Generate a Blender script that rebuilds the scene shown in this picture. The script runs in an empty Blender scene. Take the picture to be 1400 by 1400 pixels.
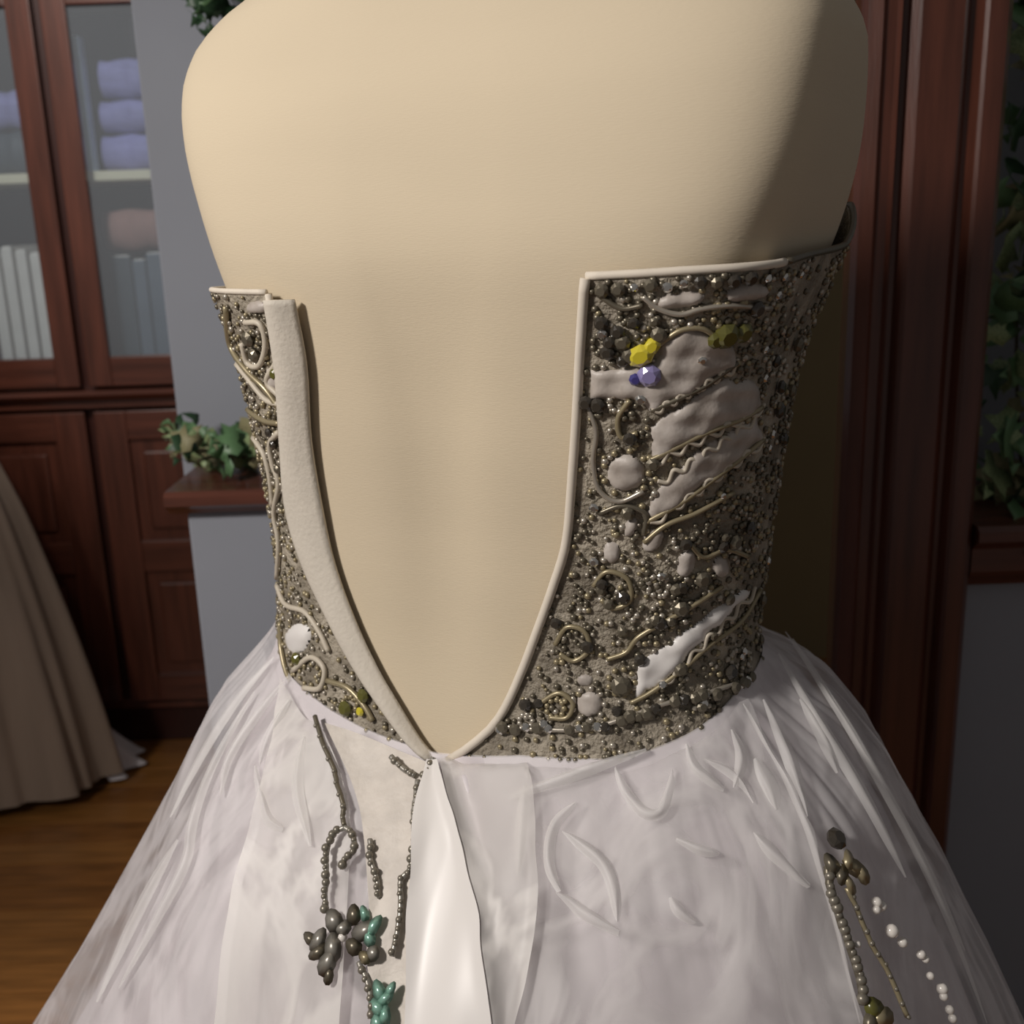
import bpy, math, random
import numpy as np
from mathutils import Vector, Matrix
from mathutils.bvhtree import BVHTree
random.seed(7); rng = np.random.default_rng(7)
S = bpy.context.scene
COL = S.collection

# ------------------------------------------------------------------ camera
F = 1500.0; PITCH = math.radians(15.0); ROLL = math.radians(1.92)
CAM = np.array([0.0, 0.0, 1.3])
fw = np.array([0, math.cos(PITCH), -math.sin(PITCH)])
_r0 = np.array([1.0, 0, 0]); _u0 = np.cross(_r0, fw)
rt = math.cos(ROLL)*_r0 - math.sin(ROLL)*_u0
up = math.sin(ROLL)*_r0 + math.cos(ROLL)*_u0
cd = bpy.data.cameras.new('camera'); cam = bpy.data.objects.new('camera', cd); COL.objects.link(cam)
M = Matrix((rt, up, -fw)).transposed().to_4x4(); M.translation = Vector(CAM)
cam.matrix_world = M
cd.sensor_width = 36; cd.lens = 36*F/1400; cd.clip_start = 0.02
cd.dof.use_dof = True; cd.dof.focus_distance = 0.76; cd.dof.aperture_fstop = 8.0
S.camera = cam

# ------------------------------------------------------------------ world, lights, exposure
w = bpy.data.worlds.new('world'); S.world = w; w.use_nodes = True
bg = w.node_tree.nodes['Background']; bg.inputs[0].default_value = (1.0, 0.95, 0.93, 1); bg.inputs[1].default_value = 0.11
def area(name, loc, target, size, energy, color):
    l = bpy.data.lights.new(name, 'AREA'); l.energy = energy; l.color = color; l.size = size
    o = bpy.data.objects.new(name, l); COL.objects.link(o); o.location = loc
    o.rotation_euler = (Vector(target)-Vector(loc)).to_track_quat('-Z', 'Y').to_euler(); return o
def spot(name, loc, target, energy, color, ang, blend, rad):
    l = bpy.data.lights.new(name, 'SPOT'); l.energy = energy; l.color = color
    l.spot_size = math.radians(ang); l.spot_blend = blend; l.shadow_soft_size = rad
    o = bpy.data.objects.new(name, l); COL.objects.link(o); o.location = loc
    o.rotation_euler = (Vector(target)-Vector(loc)).to_track_quat('-Z', 'Y').to_euler(); return o
spot('room_light', (-1.45, -0.15, 2.15), (-0.05, 0.85, 1.15), 138, (1.0, 0.935, 0.88), 94, 0.8, 0.16)
spot('ceiling_downlight', (-1.15, 1.2, 2.55), (-1.05, 1.05, 0), 80, (1.0, 0.87, 0.70), 34, 0.9, 0.08)
spot('cabinet_washer', (-0.95, 0.9, 2.5), (-1.05, 2.6, 1.55), 120, (1.0, 0.93, 0.88), 46, 0.9, 0.12)
S.view_settings.view_transform = 'Standard'; S.view_settings.look = 'None'
S.view_settings.gamma = 1.0; S.view_settings.exposure = 0.0; S.view_settings.use_curve_mapping = False

# ------------------------------------------------------------------ helpers
def proj(p):
    d = np.asarray(p, float)-CAM; k = d@fw
    return 700+F*(d@rt)/k, 700-F*(d@up)/k
def ray(x, y): return fw+rt*(x-700)/F-up*(y-700)/F
def at(x, y, Y):
    d = ray(x, y); return CAM+d*(Y/d[1])
def lin(c): return tuple(((v/255)/12.92 if v/255 <= 0.04045 else ((v/255+0.055)/1.055)**2.4) for v in c)

def mat(name, base, rough=0.6, metal=0.0, noise=0.0, nscale=20, stretch=(1, 1, 1), bump=0.0, bscale=200, dark=None, sheen=0.0, spec=0.5, coat=0.0, trans=0.0, bdist=0.002):
    m = bpy.data.materials.new(name); m.use_nodes = True; nt = m.node_tree; p = nt.nodes['Principled BSDF']
    p.inputs['Base Color'].default_value = (*base, 1); p.inputs['Roughness'].default_value = rough; p.inputs['Metallic'].default_value = metal
    p.inputs['Specular IOR Level'].default_value = spec
    if sheen: p.inputs['Sheen Weight'].default_value = sheen
    if coat: p.inputs['Coat Weight'].default_value = coat; p.inputs['Coat Roughness'].default_value = 0.15
    if trans: p.inputs['Transmission Weight'].default_value = trans
    if noise or bump:
        tc = nt.nodes.new('ShaderNodeTexCoord'); mp = nt.nodes.new('ShaderNodeMapping'); mp.inputs['Scale'].default_value = stretch
        nt.links.new(tc.outputs['Object'], mp.inputs['Vector'])
    if noise:
        n = nt.nodes.new('ShaderNodeTexNoise'); n.inputs['Scale'].default_value = nscale; n.inputs['Detail'].default_value = 5
        nt.links.new(mp.outputs[0], n.inputs['Vector'])
        r = nt.nodes.new('ShaderNodeValToRGB'); r.color_ramp.elements[0].position = 0.3; r.color_ramp.elements[1].position = 0.7
        d = dark if dark else tuple(v*(1-noise) for v in base)
        r.color_ramp.elements[0].color = (*d, 1); r.color_ramp.elements[1].color = (*base, 1)
        nt.links.new(n.outputs['Fac'], r.inputs[0]); nt.links.new(r.outputs[0], p.inputs['Base Color'])
    if bump:
        n2 = nt.nodes.new('ShaderNodeTexNoise'); n2.inputs['Scale'].default_value = bscale; n2.inputs['Detail'].default_value = 3
        nt.links.new(mp.outputs[0], n2.inputs['Vector'])
        b = nt.nodes.new('ShaderNodeBump'); b.inputs['Strength'].default_value = bump; b.inputs['Distance'].default_value = bdist
        nt.links.new(n2.outputs['Fac'], b.inputs['Height']); nt.links.new(b.outputs[0], p.inputs['Normal'])
    return m

def sheer(name, color, lo, hi, nscale=14, stretch=(1, 1, 1), sheen=0.3):
    m = mat(name, color, 0.45, sheen=sheen); nt = m.node_tree; p = nt.nodes['Principled BSDF']; out = nt.nodes['Material Output']
    tr = nt.nodes.new('ShaderNodeBsdfTransparent'); tl = nt.nodes.new('ShaderNodeBsdfTranslucent'); tl.inputs[0].default_value = (*color, 1)
    mx0 = nt.nodes.new('ShaderNodeMixShader'); mx0.inputs[0].default_value = 0.3
    nt.links.new(p.outputs[0], mx0.inputs[1]); nt.links.new(tl.outputs[0], mx0.inputs[2])
    mx = nt.nodes.new('ShaderNodeMixShader'); n = nt.nodes.new('ShaderNodeTexNoise'); n.inputs['Scale'].default_value = nscale; n.inputs['Detail'].default_value = 3
    tc = nt.nodes.new('ShaderNodeTexCoord'); mp = nt.nodes.new('ShaderNodeMapping'); mp.inputs['Scale'].default_value = stretch
    nt.links.new(tc.outputs['Object'], mp.inputs[0]); nt.links.new(mp.outputs[0], n.inputs['Vector'])
    mr = nt.nodes.new('ShaderNodeMapRange'); mr.inputs['From Min'].default_value = 0.3; mr.inputs['From Max'].default_value = 0.7
    mr.inputs['To Min'].default_value = lo; mr.inputs['To Max'].default_value = hi
    n.inputs['Distortion'].default_value = 1.4
    ma = nt.nodes.new('ShaderNodeMath'); ma.operation = 'SUBTRACT'; ma.inputs[1].default_value = 0.5; nt.links.new(n.outputs['Fac'], ma.inputs[0])
    mb = nt.nodes.new('ShaderNodeMath'); mb.operation = 'ABSOLUTE'; nt.links.new(ma.outputs[0], mb.inputs[0])
    mr.inputs['From Min'].default_value = 0.11; mr.inputs['From Max'].default_value = 0.0; mr.interpolation_type = 'SMOOTHSTEP'
    nt.links.new(mb.outputs[0], mr.inputs['Value']); nt.links.new(mr.outputs[0], mx.inputs[0])
    nt.links.new(tr.outputs[0], mx.inputs[1]); nt.links.new(mx0.outputs[0], mx.inputs[2]); nt.links.new(mx.outputs[0], out.inputs[0])
    return m

MT = {}
MT['linen'] = mat('cream_linen', lin((213, 198, 171)), 0.85, noise=0.05, nscale=6, bump=0.12, bscale=520, sheen=0.1, stretch=(0.4, 0.4, 2.2))
MT['satin'] = mat('white_satin', lin((236, 232, 228)), 0.38, noise=0.03, nscale=10, sheen=0.1)
MT['underskirt'] = mat('underskirt_satin', lin((214, 207, 210)), 0.42, noise=0.03, nscale=8)
MT['facing'] = mat('facing_cotton', lin((214, 206, 192)), 0.8, noise=0.08, nscale=40, bump=0.3, bscale=300)
MT['piping'] = mat('piping_cotton', lin((228, 218, 202)), 0.75, noise=0.08, nscale=60)
MT['lace'] = mat('beaded_net', lin((186, 176, 158)), 0.6, noise=0.5, nscale=30, bump=0.9, bscale=260, dark=lin((100, 91, 77)), bdist=0.004)
MT['puff'] = mat('satin_swathe', lin((202, 194, 186)), 0.45, noise=0.22, nscale=60, bump=0.5, bscale=90, dark=lin((164, 154, 144)))
MT['gun'] = mat('gunmetal_bead', lin((118, 111, 96)), 0.35, metal=0.5)
MT['silver'] = mat('silver_bead', lin((186, 178, 164)), 0.3, metal=0.5)
MT['champ'] = mat('champagne_bead', lin((164, 152, 122)), 0.35, metal=0.4)
MT['cord'] = mat('cream_cord', lin((206, 196, 178)), 0.5, noise=0.1, nscale=90)
MT['pearl'] = mat('pearl', lin((238, 232, 224)), 0.18, coat=0.6)
MT['crystal'] = mat('crystal', lin((230, 228, 222)), 0.08, metal=0.9, spec=1.0)
MT['jet'] = mat('jet_stone', lin((62, 57, 50)), 0.15, spec=0.8)
MT['yellow'] = mat('yellow_stone', lin((214, 200, 60)), 0.12, spec=0.9, coat=0.6)
MT['lilac'] = mat('lilac_stone', lin((150, 142, 190)), 0.15, spec=0.9, coat=0.5)
MT['indigo'] = mat('indigo_stone', lin((70, 66, 128)), 0.15, spec=0.9)
MT['mint'] = mat('mint_sequin', lin((150, 196, 178)), 0.25, metal=0.35)
MT['beadgrey'] = mat('grey_bead', lin((132, 126, 114)), 0.35, metal=0.4)
MT['olive'] = mat('olive_stone', lin((96, 94, 44)), 0.25, spec=0.8)
MT['greymetal'] = mat('grey_petal', lin((156, 152, 143)), 0.35, metal=0.4)
MT['organza'] = sheer('white_organza', lin((246, 243, 244)), 0.30, 0.62, 7, (1, 1, 0.45))
MT['foldorg'] = sheer('organza_fold', lin((252, 250, 248)), 0.5, 0.6, 6)
MT['organza3'] = sheer('organza_double', lin((250, 247, 243)), 0.42, 0.85, 9, (1, 1, 0.5))
MT['lacepanel'] = mat('lace_panel', lin((222, 214, 204)), 0.55, noise=0.16, nscale=60, bump=0.4, bscale=160)
MT['organza2'] = sheer('organza_panel', lin((246, 243, 242)), 0.22, 0.60, 9, (1, 1, 0.5))
MT['wood'] = mat('cherry_wood', lin((100, 56, 42)), 0.36, noise=0.5, nscale=9, stretch=(6, 6, 0.5), bump=0.1, bscale=60, coat=0.25)
MT['wood_h'] = mat('cherry_wood_rail', lin((100, 56, 42)), 0.36, noise=0.5, nscale=9, stretch=(0.5, 6, 6), bump=0.1, bscale=60, coat=0.25)
MT['darkwood'] = mat('dark_cherry', lin((60, 26, 18)), 0.45, noise=0.4, nscale=9, stretch=(5, 5, 0.5))
MT['wall'] = mat('grey_blue_paint', lin((148, 152, 161)), 0.8, noise=0.05, nscale=5, bump=0.08, bscale=180)
MT['olivewall'] = mat('olive_beige_paint', lin((160, 144, 108)), 0.85, noise=0.06, nscale=4, bump=0.08, bscale=160)
MT['floor'] = mat('oak_floor', lin((176, 120, 62)), 0.35, noise=0.45, nscale=7, stretch=(1, 8, 8), coat=0.2)
MT['floor2'] = mat('oak_floor_dark', lin((158, 104, 52)), 0.35, noise=0.45, nscale=7, stretch=(1, 8, 8), coat=0.2)
MT['subfloor'] = mat('floor_joint', lin((50, 30, 18)), 0.8, noise=0.2, nscale=20)
MT['gown'] = mat('beige_taffeta', lin((164, 146, 130)), 0.5, noise=0.25, nscale=5, stretch=(3, 3, 0.3), sheen=0.15)
MT['tulle'] = mat('white_tulle', lin((232, 226, 228)), 0.7, noise=0.08, nscale=30)
LEAFS = [mat('leaf_dark', lin((48, 78, 50)), 0.45, noise=0.35, nscale=40), mat('leaf_mid', lin((98, 134, 92)), 0.45, noise=0.35, nscale=40),
         mat('leaf_pale', lin((172, 186, 138)), 0.5, noise=0.3, nscale=30, dark=lin((80, 108, 66))), mat('leaf_dry', lin((150, 140, 108)), 0.6, noise=0.3, nscale=30, dark=lin((110, 112, 76)))]
MT['stem'] = mat('vine_stem', lin((64, 56, 34)), 0.7, noise=0.3, nscale=40)
MT['lavender'] = mat('lavender_cloth', lin((150, 146, 196)), 0.7, noise=0.3, nscale=10, stretch=(1, 1, 6))
MT['cream'] = mat('cream_paint', lin((222, 212, 180)), 0.6, noise=0.1, nscale=10)
MT['rose'] = mat('rose_cloth', lin((160, 120, 108)), 0.8, noise=0.2, nscale=14)
MT['slate'] = mat('slate_cloth_cover', lin((92, 102, 112)), 0.6, noise=0.2, nscale=12)
MT['slate2'] = mat('charcoal_cover', lin((58, 68, 74)), 0.6, noise=0.2, nscale=12)
MT['paper'] = mat('white_cover', lin((226, 218, 206)), 0.6, noise=0.1, nscale=20)
MT['porcelain'] = mat('grey_glaze', lin((140, 148, 160)), 0.25, noise=0.2, nscale=14)
MT['iceblue'] = mat('ice_blue_reflection', lin((186, 204, 214)), 0.5, noise=0.1, nscale=14)  # reflection on the cabinet glass, put in as colour
MT['metal'] = mat('stand_metal', lin((70, 68, 66)), 0.4, metal=0.8)
g = mat('cabinet_glass', (0.8, 0.85, 0.9), 0.05); MT['glass'] = g
nt = g.node_tree; tr = nt.nodes.new('ShaderNodeBsdfTransparent'); mx = nt.nodes.new('ShaderNodeMixShader'); mx.inputs[0].default_value = 0.1
tr.inputs[0].default_value = (0.88, 0.92, 0.95, 1)
nt.links.new(tr.outputs[0], mx.inputs[1]); nt.links.new(nt.nodes['Principled BSDF'].outputs[0], mx.inputs[2]); nt.links.new(mx.outputs[0], nt.nodes['Material Output'].inputs[0])

def mesh(name, V, Fc, smooth=True):
    me = bpy.data.meshes.new(name); me.from_pydata([tuple(map(float, v)) for v in V], [], [tuple(map(int, f)) for f in Fc]); me.update()
    if smooth: me.polygons.foreach_set('use_smooth', [True]*len(me.polygons))
    return me
def nmesh(name, V, quads, smooth=True):
    V = np.asarray(V, np.float32); Q = np.asarray(quads, np.int32); k = Q.shape[1]
    me = bpy.data.meshes.new(name); me.vertices.add(len(V)); me.vertices.foreach_set('co', V.ravel())
    me.loops.add(Q.size); me.loops.foreach_set('vertex_index', Q.ravel())
    me.polygons.add(len(Q)); me.polygons.foreach_set('loop_start', np.arange(0, Q.size, k, dtype=np.int32))
    me.polygons.foreach_set('use_smooth', np.full(len(Q), smooth)); me.update(calc_edges=True); me.validate(); return me
def ob(name, me, m, parent=None, kind=None):
    o = bpy.data.objects.new(name, me); COL.objects.link(o)
    if me is not None and m is not None and not me.materials: me.materials.append(m)
    if parent is not None: o.parent = parent
    if kind: o['kind'] = kind
    return o
def tag(o, label=None, cat=None, group=None, kind=None):
    if label: o['label'] = label
    if cat: o['category'] = cat
    if group: o['group'] = group
    if kind: o['kind'] = kind
    return o
def thing(name, label, cat, loc=(0, 0, 0), group=None):
    o = bpy.data.objects.new(name, None); COL.objects.link(o); o.location = loc; o.empty_display_size = 0.05
    return tag(o, label, cat, group)
def rel(o, parent):          # keep world coordinates of a mesh authored in world space under an offset Empty
    o.parent = parent; o.matrix_parent_inverse = Matrix.Translation(-Vector(parent.location)); return o
def part(name, me, m, parent, kind=None):
    return rel(ob(name, me, m, None, kind), parent)
def boxmesh(name, a, b, bev=0.003):
    x0, y0, z0 = a; x1, y1, z1 = b
    if x0 > x1: x0, x1 = x1, x0
    if y0 > y1: y0, y1 = y1, y0
    if z0 > z1: z0, z1 = z1, z0
    import bmesh
    bm = bmesh.new(); bmesh.ops.create_cube(bm, size=1)
    for v in bm.verts: v.co = Vector(((x0+x1)/2+v.co.x*(x1-x0), (y0+y1)/2+v.co.y*(y1-y0), (z0+z1)/2+v.co.z*(z1-z0)))
    if bev: bmesh.ops.bevel(bm, geom=bm.edges[:], offset=bev, segments=2, affect='EDGES', profile=0.6)
    me = bpy.data.meshes.new(name); bm.to_mesh(me); bm.free(); return me
def grid_quads(nr, nc, wrap=False):
    i = np.arange(nr-1)[:, None]; j = np.arange(nc if wrap else nc-1)[None, :]; j2 = (j+1) % nc
    return np.stack([i*nc+j, i*nc+j2, (i+1)*nc+j2, (i+1)*nc+j], -1).reshape(-1, 4)
def tube(name, pts, rad, seg=8, caps=True):
    P = np.asarray(pts, float); n = len(P); rad = np.broadcast_to(rad, (n,))
    T = np.gradient(P, axis=0); T /= np.linalg.norm(T, axis=1)[:, None]+1e-12
    ref = np.array([0, 0, 1.0]) if abs(T[0][2]) < 0.9 else np.array([1.0, 0, 0])
    A = np.cross(T[0], ref); A /= np.linalg.norm(A); V = []
    for i in range(n):
        A = A-T[i]*(A@T[i]); A /= np.linalg.norm(A)+1e-12; B = np.cross(T[i], A)
        for k in range(seg):
            t = 2*math.pi*k/seg; V.append(P[i]+rad[i]*(math.cos(t)*A+math.sin(t)*B))
    Fc = [list(q) for q in grid_quads(n, seg, True)]
    if caps: Fc += [list(range(seg))[::-1], [(n-1)*seg+k for k in range(seg)]]
    return mesh(name, V, Fc)
def lathe(name, prof, c, seg=40, fold=0, amp=0.0, ph=0.0):
    V = []
    for (r, z) in prof:
        for k in range(seg):
            t = 2*math.pi*k/seg; rr = r*(1+amp*(1-(z/prof[0][1] if prof[0][1] else 0))*math.sin(fold*t+ph)) if fold else r
            V.append((c[0]+rr*math.cos(t), c[1]+rr*math.sin(t), c[2]+z))
    Fc = [list(q) for q in grid_quads(len(prof), seg, True)]
    Fc += [list(range(seg))[::-1], [(len(prof)-1)*seg+k for k in range(seg)]]
    return mesh(name, V, Fc)
def catmull(pts, n=8):
    P = np.asarray(pts, float); P = np.vstack([2*P[0]-P[1], P, 2*P[-1]-P[-2]]); out = []
    for i in range(1, len(P)-2):
        for t in np.linspace(0, 1, n, endpoint=False):
            a, b, c, d = P[i-1:i+3]
            out.append(0.5*((2*b)+(c-a)*t+(2*a-5*b+4*c-d)*t*t+(-a+3*b-3*c+d)*t**3))
    out.append(P[-2]); return np.array(out)

# ------------------------------------------------------------------ setting
def struct(name, me, m): return tag(ob(name, me, m), kind='structure')
fl = struct('floor', boxmesh('floor', (-4.0, -1.2, -0.06), (2.2, 3.06, -0.012), 0), MT['subfloor'])
pw = 0.082; j = 0; y = -1.2
PL = {}
while y < 3.05:
    x = -4.0+(-0.9*random.random())
    while x < 2.2:
        L = random.choice([0.9, 1.2, 1.5]); x0 = max(x, -4.0); x1 = min(x+L, 2.2)
        if x1-x0 > 0.05:
            key = round(x1-x0, 1); kk = random.random() < 0.4
            if (key, kk) not in PL:
                PL[(key, kk)] = boxmesh('plank', (0, 0, -0.012), (1, pw-0.003, 0), 0.0015); PL[(key, kk)].materials.append(MT['floor2' if kk else 'floor'])
            o = ob('plank', PL[(key, kk)], None, fl); o.location = (x0, y, 0); o.scale = (x1-x0-0.003, 1, 1)
        x += L
    y += pw
struct('wall_back', boxmesh('wall_back', (-4.0, 3.05, 0), (2.2, 3.17, 2.7), 0), MT['olivewall'])
struct('wall_left', boxmesh('wall_left', (-0.54, 1.77, 0), (0.12, 1.93, 2.7), 0.004), MT['wall'])
struct('wall_left_half', boxmesh('wall_left_half', (-0.474, 1.55, 0), (0.12, 1.769, 0.899), 0.004), MT['wall'])
struct('wall_right', boxmesh('wall_right', (0.60, 1.63, 0), (1.9, 1.78, 2.7), 0.004), MT['wall'])
struct('wall_right_half', boxmesh('wall_right_half', (0.60, 1.42, 0), (1.9, 1.629, 0.80), 0.004), MT['wall'])
def profile_extrude(name, prof, x0, x1):   # prof in (y,z), extruded along x
    n = len(prof); V = [(x0, a, b) for a, b in prof]+[(x1, a, b) for a, b in prof]
    Fc = [[i, (i+1) % n, n+(i+1) % n, n+i] for i in range(n)]+[list(range(n))[::-1], list(range(n, 2*n))]
    return mesh(name, V, Fc, False)
def ledge_prof(yf, yb, zt, h):
    return [(yb, zt), (yf+0.008, zt), (yf, zt-0.006), (yf, zt-0.020), (yf+0.010, zt-0.026), (yf+0.018, zt-0.034), (yf+0.018, zt-h*0.75), (yf+0.03, zt-h), (yb, zt-h)]
struct('trim_1', profile_extrude('trim_1', ledge_prof(1.515, 1.769, 0.938, 0.038), -0.495, 0.12), MT['wood_h'])
struct('trim_2', profile_extrude('trim_2', ledge_prof(1.375, 1.629, 0.888, 0.088), 0.611, 1.9), MT['wood_h'])
# fluted cherry casing (pillar) between the opening and the right half wall
xs = [0.432, 0.436, 0.452, 0.458, 0.470, 0.474, 0.480, 0.486, 0.494, 0.498, 0.548, 0.552, 0.560, 0.566, 0.572, 0.576, 0.598, 0.606, 0.610]
ys_ = [1.400, 1.386, 1.380, 1.386, 1.386, 1.380, 1.394, 1.394, 1.386, 1.382, 1.382, 1.386, 1.396, 1.396, 1.384, 1.380, 1.380, 1.388, 1.400]
n = len(xs); prof = list(zip(xs, ys_))+[(0.610, 1.425), (0.432, 1.425)]; n = len(prof)
V = [(a, b, 0) for a, b in prof]+[(a, b, 2.7) for a, b in prof]
struct('trim_3', mesh('trim_3', V, [[i, (i+1) % n, n+(i+1) % n, n+i] for i in range(n)]+[list(range(n))[::-1], list(range(n, 2*n))], False), MT['wood'])
#struct('baseboard_back', boxmesh('baseboard_back', (-3.0, 3.03, 0), (2.2, 3.049, 0.12), 0.003), MT['wood_h'])

# ------------------------------------------------------------------ glazed cherry cabinet
YC = 2.6
cab = thing('display_cabinet', 'tall cherry wood cabinet with glass upper doors, behind the grey wall', 'cabinet', (-1.2, 2.82, 0))
XG = -1.003                          # gap between the two doors
XL, XR = XG-0.46, XG+0.46
zc = 0.925                           # waist moulding
for a, b, nm in [((XL-0.03, YC+0.03, 0.10), (XL, 3.02, 2.2), 'side_panel'), ((XR, YC+0.03, 0.10), (XR+0.03, 3.02, 2.2), 'side_panel'),
                 ((XL, 3.0, 0.10), (XR, 3.02, 2.2), 'back_panel'), ((XL-0.03, YC+0.02, 2.2), (XR+0.03, 3.02, 2.26), 'cornice'),
                 ((XL, YC+0.03, 0.10), (XR, 3.0, 0.13), 'bottom_panel')]:
    part(nm, boxmesh(nm, a, b), MT['darkwood' if nm == 'back_panel' else 'wood'], cab)
part('plinth', boxmesh('plinth', (XL, YC+0.05, 0), (XR, 3.0, 0.10)), MT['darkwood'], cab)
part('waist_moulding', profile_extrude('waist_moulding', [(3.0, zc+0.012), (YC-0.02, zc+0.012), (YC-0.028, zc+0.004), (YC-0.02, zc-0.006), (YC-0.004, zc-0.012), (YC-0.004, zc-0.03), (3.0, zc-0.03)], XL-0.03, XR+0.03), MT['wood_h'], cab)
for zz in (1.435, 1.85):
    part('shelf', boxmesh('shelf', (XL, YC+0.05, zz-0.022), (XR, 3.0, zz)), MT['cream'], cab)
def framed_door(x0, x1, z0, z1, sw, glazed, mids=()):
    d = part('door', boxmesh('door_stile', (x0, YC, z0), (x0+sw, YC+0.024, z1)), MT['wood'], cab)
    def sub(nm, me, m):
        o = ob(nm, me, m); o.parent = d; return o
    sub('stile', boxmesh('stile', (x1-sw, YC, z0), (x1, YC+0.024, z1)), MT['wood'])
    zs = [z0]+list(mids)+[z1]
    sub('rail', boxmesh('rail', (x0+sw, YC+0.001, z0), (x1-sw, YC+0.023, z0+0.07)), MT['wood_h'])
    sub('rail', boxmesh('rail', (x0+sw, YC+0.001, z1-0.07), (x1-sw, YC+0.023, z1)), MT['wood_h'])
    for zm in mids: sub('rail', boxmesh('rail', (x0+sw, YC+0.001, zm-0.04), (x1-sw, YC+0.023, zm+0.04)), MT['wood_h'])
    for k in range(len(zs)-1):
        a = zs[k]+(0.07 if k == 0 else 0.04); b = zs[k+1]-(0.07 if k == len(zs)-2 else 0.04)
        if glazed: sub('glass_pane', boxmesh('glass_pane', (x0+sw, YC+0.010, a), (x1-sw, YC+0.014, b), 0), MT['glass'])
        else: 
            sub('panel', boxmesh('panel', (x0+sw, YC+0.012, a), (x1-sw, YC+0.022, b), 0), MT['wood'])
            sub('raised_field', boxmesh('raised_field', (x0+sw+0.03, YC+0.003, a+0.03), (x1-sw-0.03, YC+0.014, b-0.03), 0.006), MT['wood'])
    return d
G = 0.011
for (a, b) in ((XL+0.004, XG-G), (XG+G, XR-0.004)):
    framed_door(a, b, zc+0.02, 1.78+0.07, 0.055, True)
    framed_door(a, b, 0.135, zc-0.04, 0.075, False, (0.52,))
part('divider', boxmesh('divider', (XG-0.02, YC+0.026, 0.13), (XG+0.02, YC+0.045, 2.2)), MT['darkwood'], cab)
part('frieze', boxmesh('frieze', (XL, YC, 1.856), (XR, YC+0.024, 2.2)), MT['wood_h'], cab)

# things in the cabinet
def cloth_fold(name, x0, x1, y0, y1, z0, h, m, label, group=None):
    nx, ny = 24, 8; V = []; 
    prof = []
    for k in range(17):
        t = math.pi*k/16-math.pi/2; prof.append((math.cos(t), math.sin(t)))
    for i in range(nx):
        x = x0+(x1-x0)*i/(nx-1); wob = 0.006*math.sin(i*0.7)+0.004*math.sin(i*1.9)
        for (a, b) in [(1, 1)]+[(-0.0-0, 0)]*0+[(c, s) for c, s in prof]: pass
        for c, s in prof: V.append((x, y0+0.03-0.03*c+wob, z0+h/2+s*h/2*(1-0.12*math.sin(i*0.5+1)**2)))
        V.append((x, y1, z0+h)); V.append((x, y1, z0))
    nc = len(prof)+2; Fc = [list(q) for q in grid_quads(nx, nc, True)]+[list(range(nc))[::-1], [(nx-1)*nc+k for k in range(nc)]]
    return tag(ob(name, mesh(name, V, Fc), m), label, 'linen', group)
def cx_at(px, py, Y): return at(px, py, Y)[0], at(px, py, Y)[2]
shz = 1.435
xr = XR-0.03
cloth_fold('folded_cloth', -0.93, xr-0.02, 2.70, 2.95, shz, 0.085, MT['lavender'], 'folded lavender cloth lying directly on the pale cabinet shelf')
cloth_fold('folded_cloth', -0.925, xr-0.03, 2.70, 2.95, shz+0.086, 0.075, MT['lavender'], 'folded lavender cloth in the middle of the cabinet shelf pile')
cloth_fold('folded_cloth', -0.92, xr-0.04, 2.71, 2.95, shz+0.162, 0.09, MT['lavender'], 'topmost folded lavender cloth in the cabinet shelf pile')
tag(ob('glass_reflection_strip', boxmesh('glass_reflection_strip', (-0.956, 2.655, shz), (-0.936, 2.69, shz+0.29), 0.002), MT['iceblue']), 'thin ice blue folder standing in for a glass door reflection, left of the lavender cloths', 'strip')  # pale slab put in for the reflection on the door glass bevel
zb = 0.955+0.0
part('floor_board', boxmesh('floor_board', (XL, YC+0.05, zb-0.02), (XR, 3.0, zb)), MT['wood_h'], cab)
def book(name, x, wd, h, m, label, y0=2.68, d=0.2, group=None):
    t = thing(name, label, 'book', (x+wd/2, y0, zb), group)
    part('cover', boxmesh('cover', (x, y0, zb), (x+wd, y0+d, zb+h), 0.004), m, t)
    part('pages', boxmesh('pages', (x+0.004, y0+0.006, zb+h-0.004), (x+wd-0.004, y0+d-0.002, zb+h+0.003), 0.001), MT['paper'], t)
    return t
xw = XG-0.09-0.002
whites = ['white book nearest the cabinet doors\' meeting stiles', 'second white book from the meeting stiles, in the left cabinet bay', 'third white book from the meeting stiles, in the left cabinet bay', 'white book at the left end of the row in the cabinet']
for k in range(4):
    book('book', xw-0.030*(k+1)-0.003*k, 0.026, 0.30+0.008*((k*7) % 3), MT['paper'], whites[k], group='white books in the left bay')
xb = -0.95
cols = [('slate2', 0.05, 0.285, 'charcoal book at the left of the right cabinet bay'), ('slate', 0.032, 0.275, 'slate grey book second from left in the right bay'), ('slate', 0.045, 0.29, 'slate grey book third from left, thicker than its neighbours'), ('slate2', 0.05, 0.27, 'charcoal book at the right end of the cabinet row')]
for nm, wd, h, lb in cols:
    book('book', xb, wd, h, MT[nm], lb, y0=2.72, group='grey books in the right bay'); xb += wd+0.003
def lathe_thing(name, prof, c, m, label, cat): return tag(ob(name, lathe(name, prof, c), m), label, cat)
lathe_thing('round_jar', [(0.03, 0), (0.045, 0.01), (0.062, 0.05), (0.066, 0.09), (0.058, 0.13), (0.035, 0.155), (0.03, 0.165), (0.036, 0.175)], (-0.69, 2.80, zb), MT['porcelain'], 'round grey glazed jar beside the charcoal book', 'jar')
cloth_fold('folded_cloth', -0.955, xr-0.04, 2.70, 2.9, 1.245+0.006, 0.1, MT['rose'], 'folded dusty rose cloth lying across the grey books')
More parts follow.
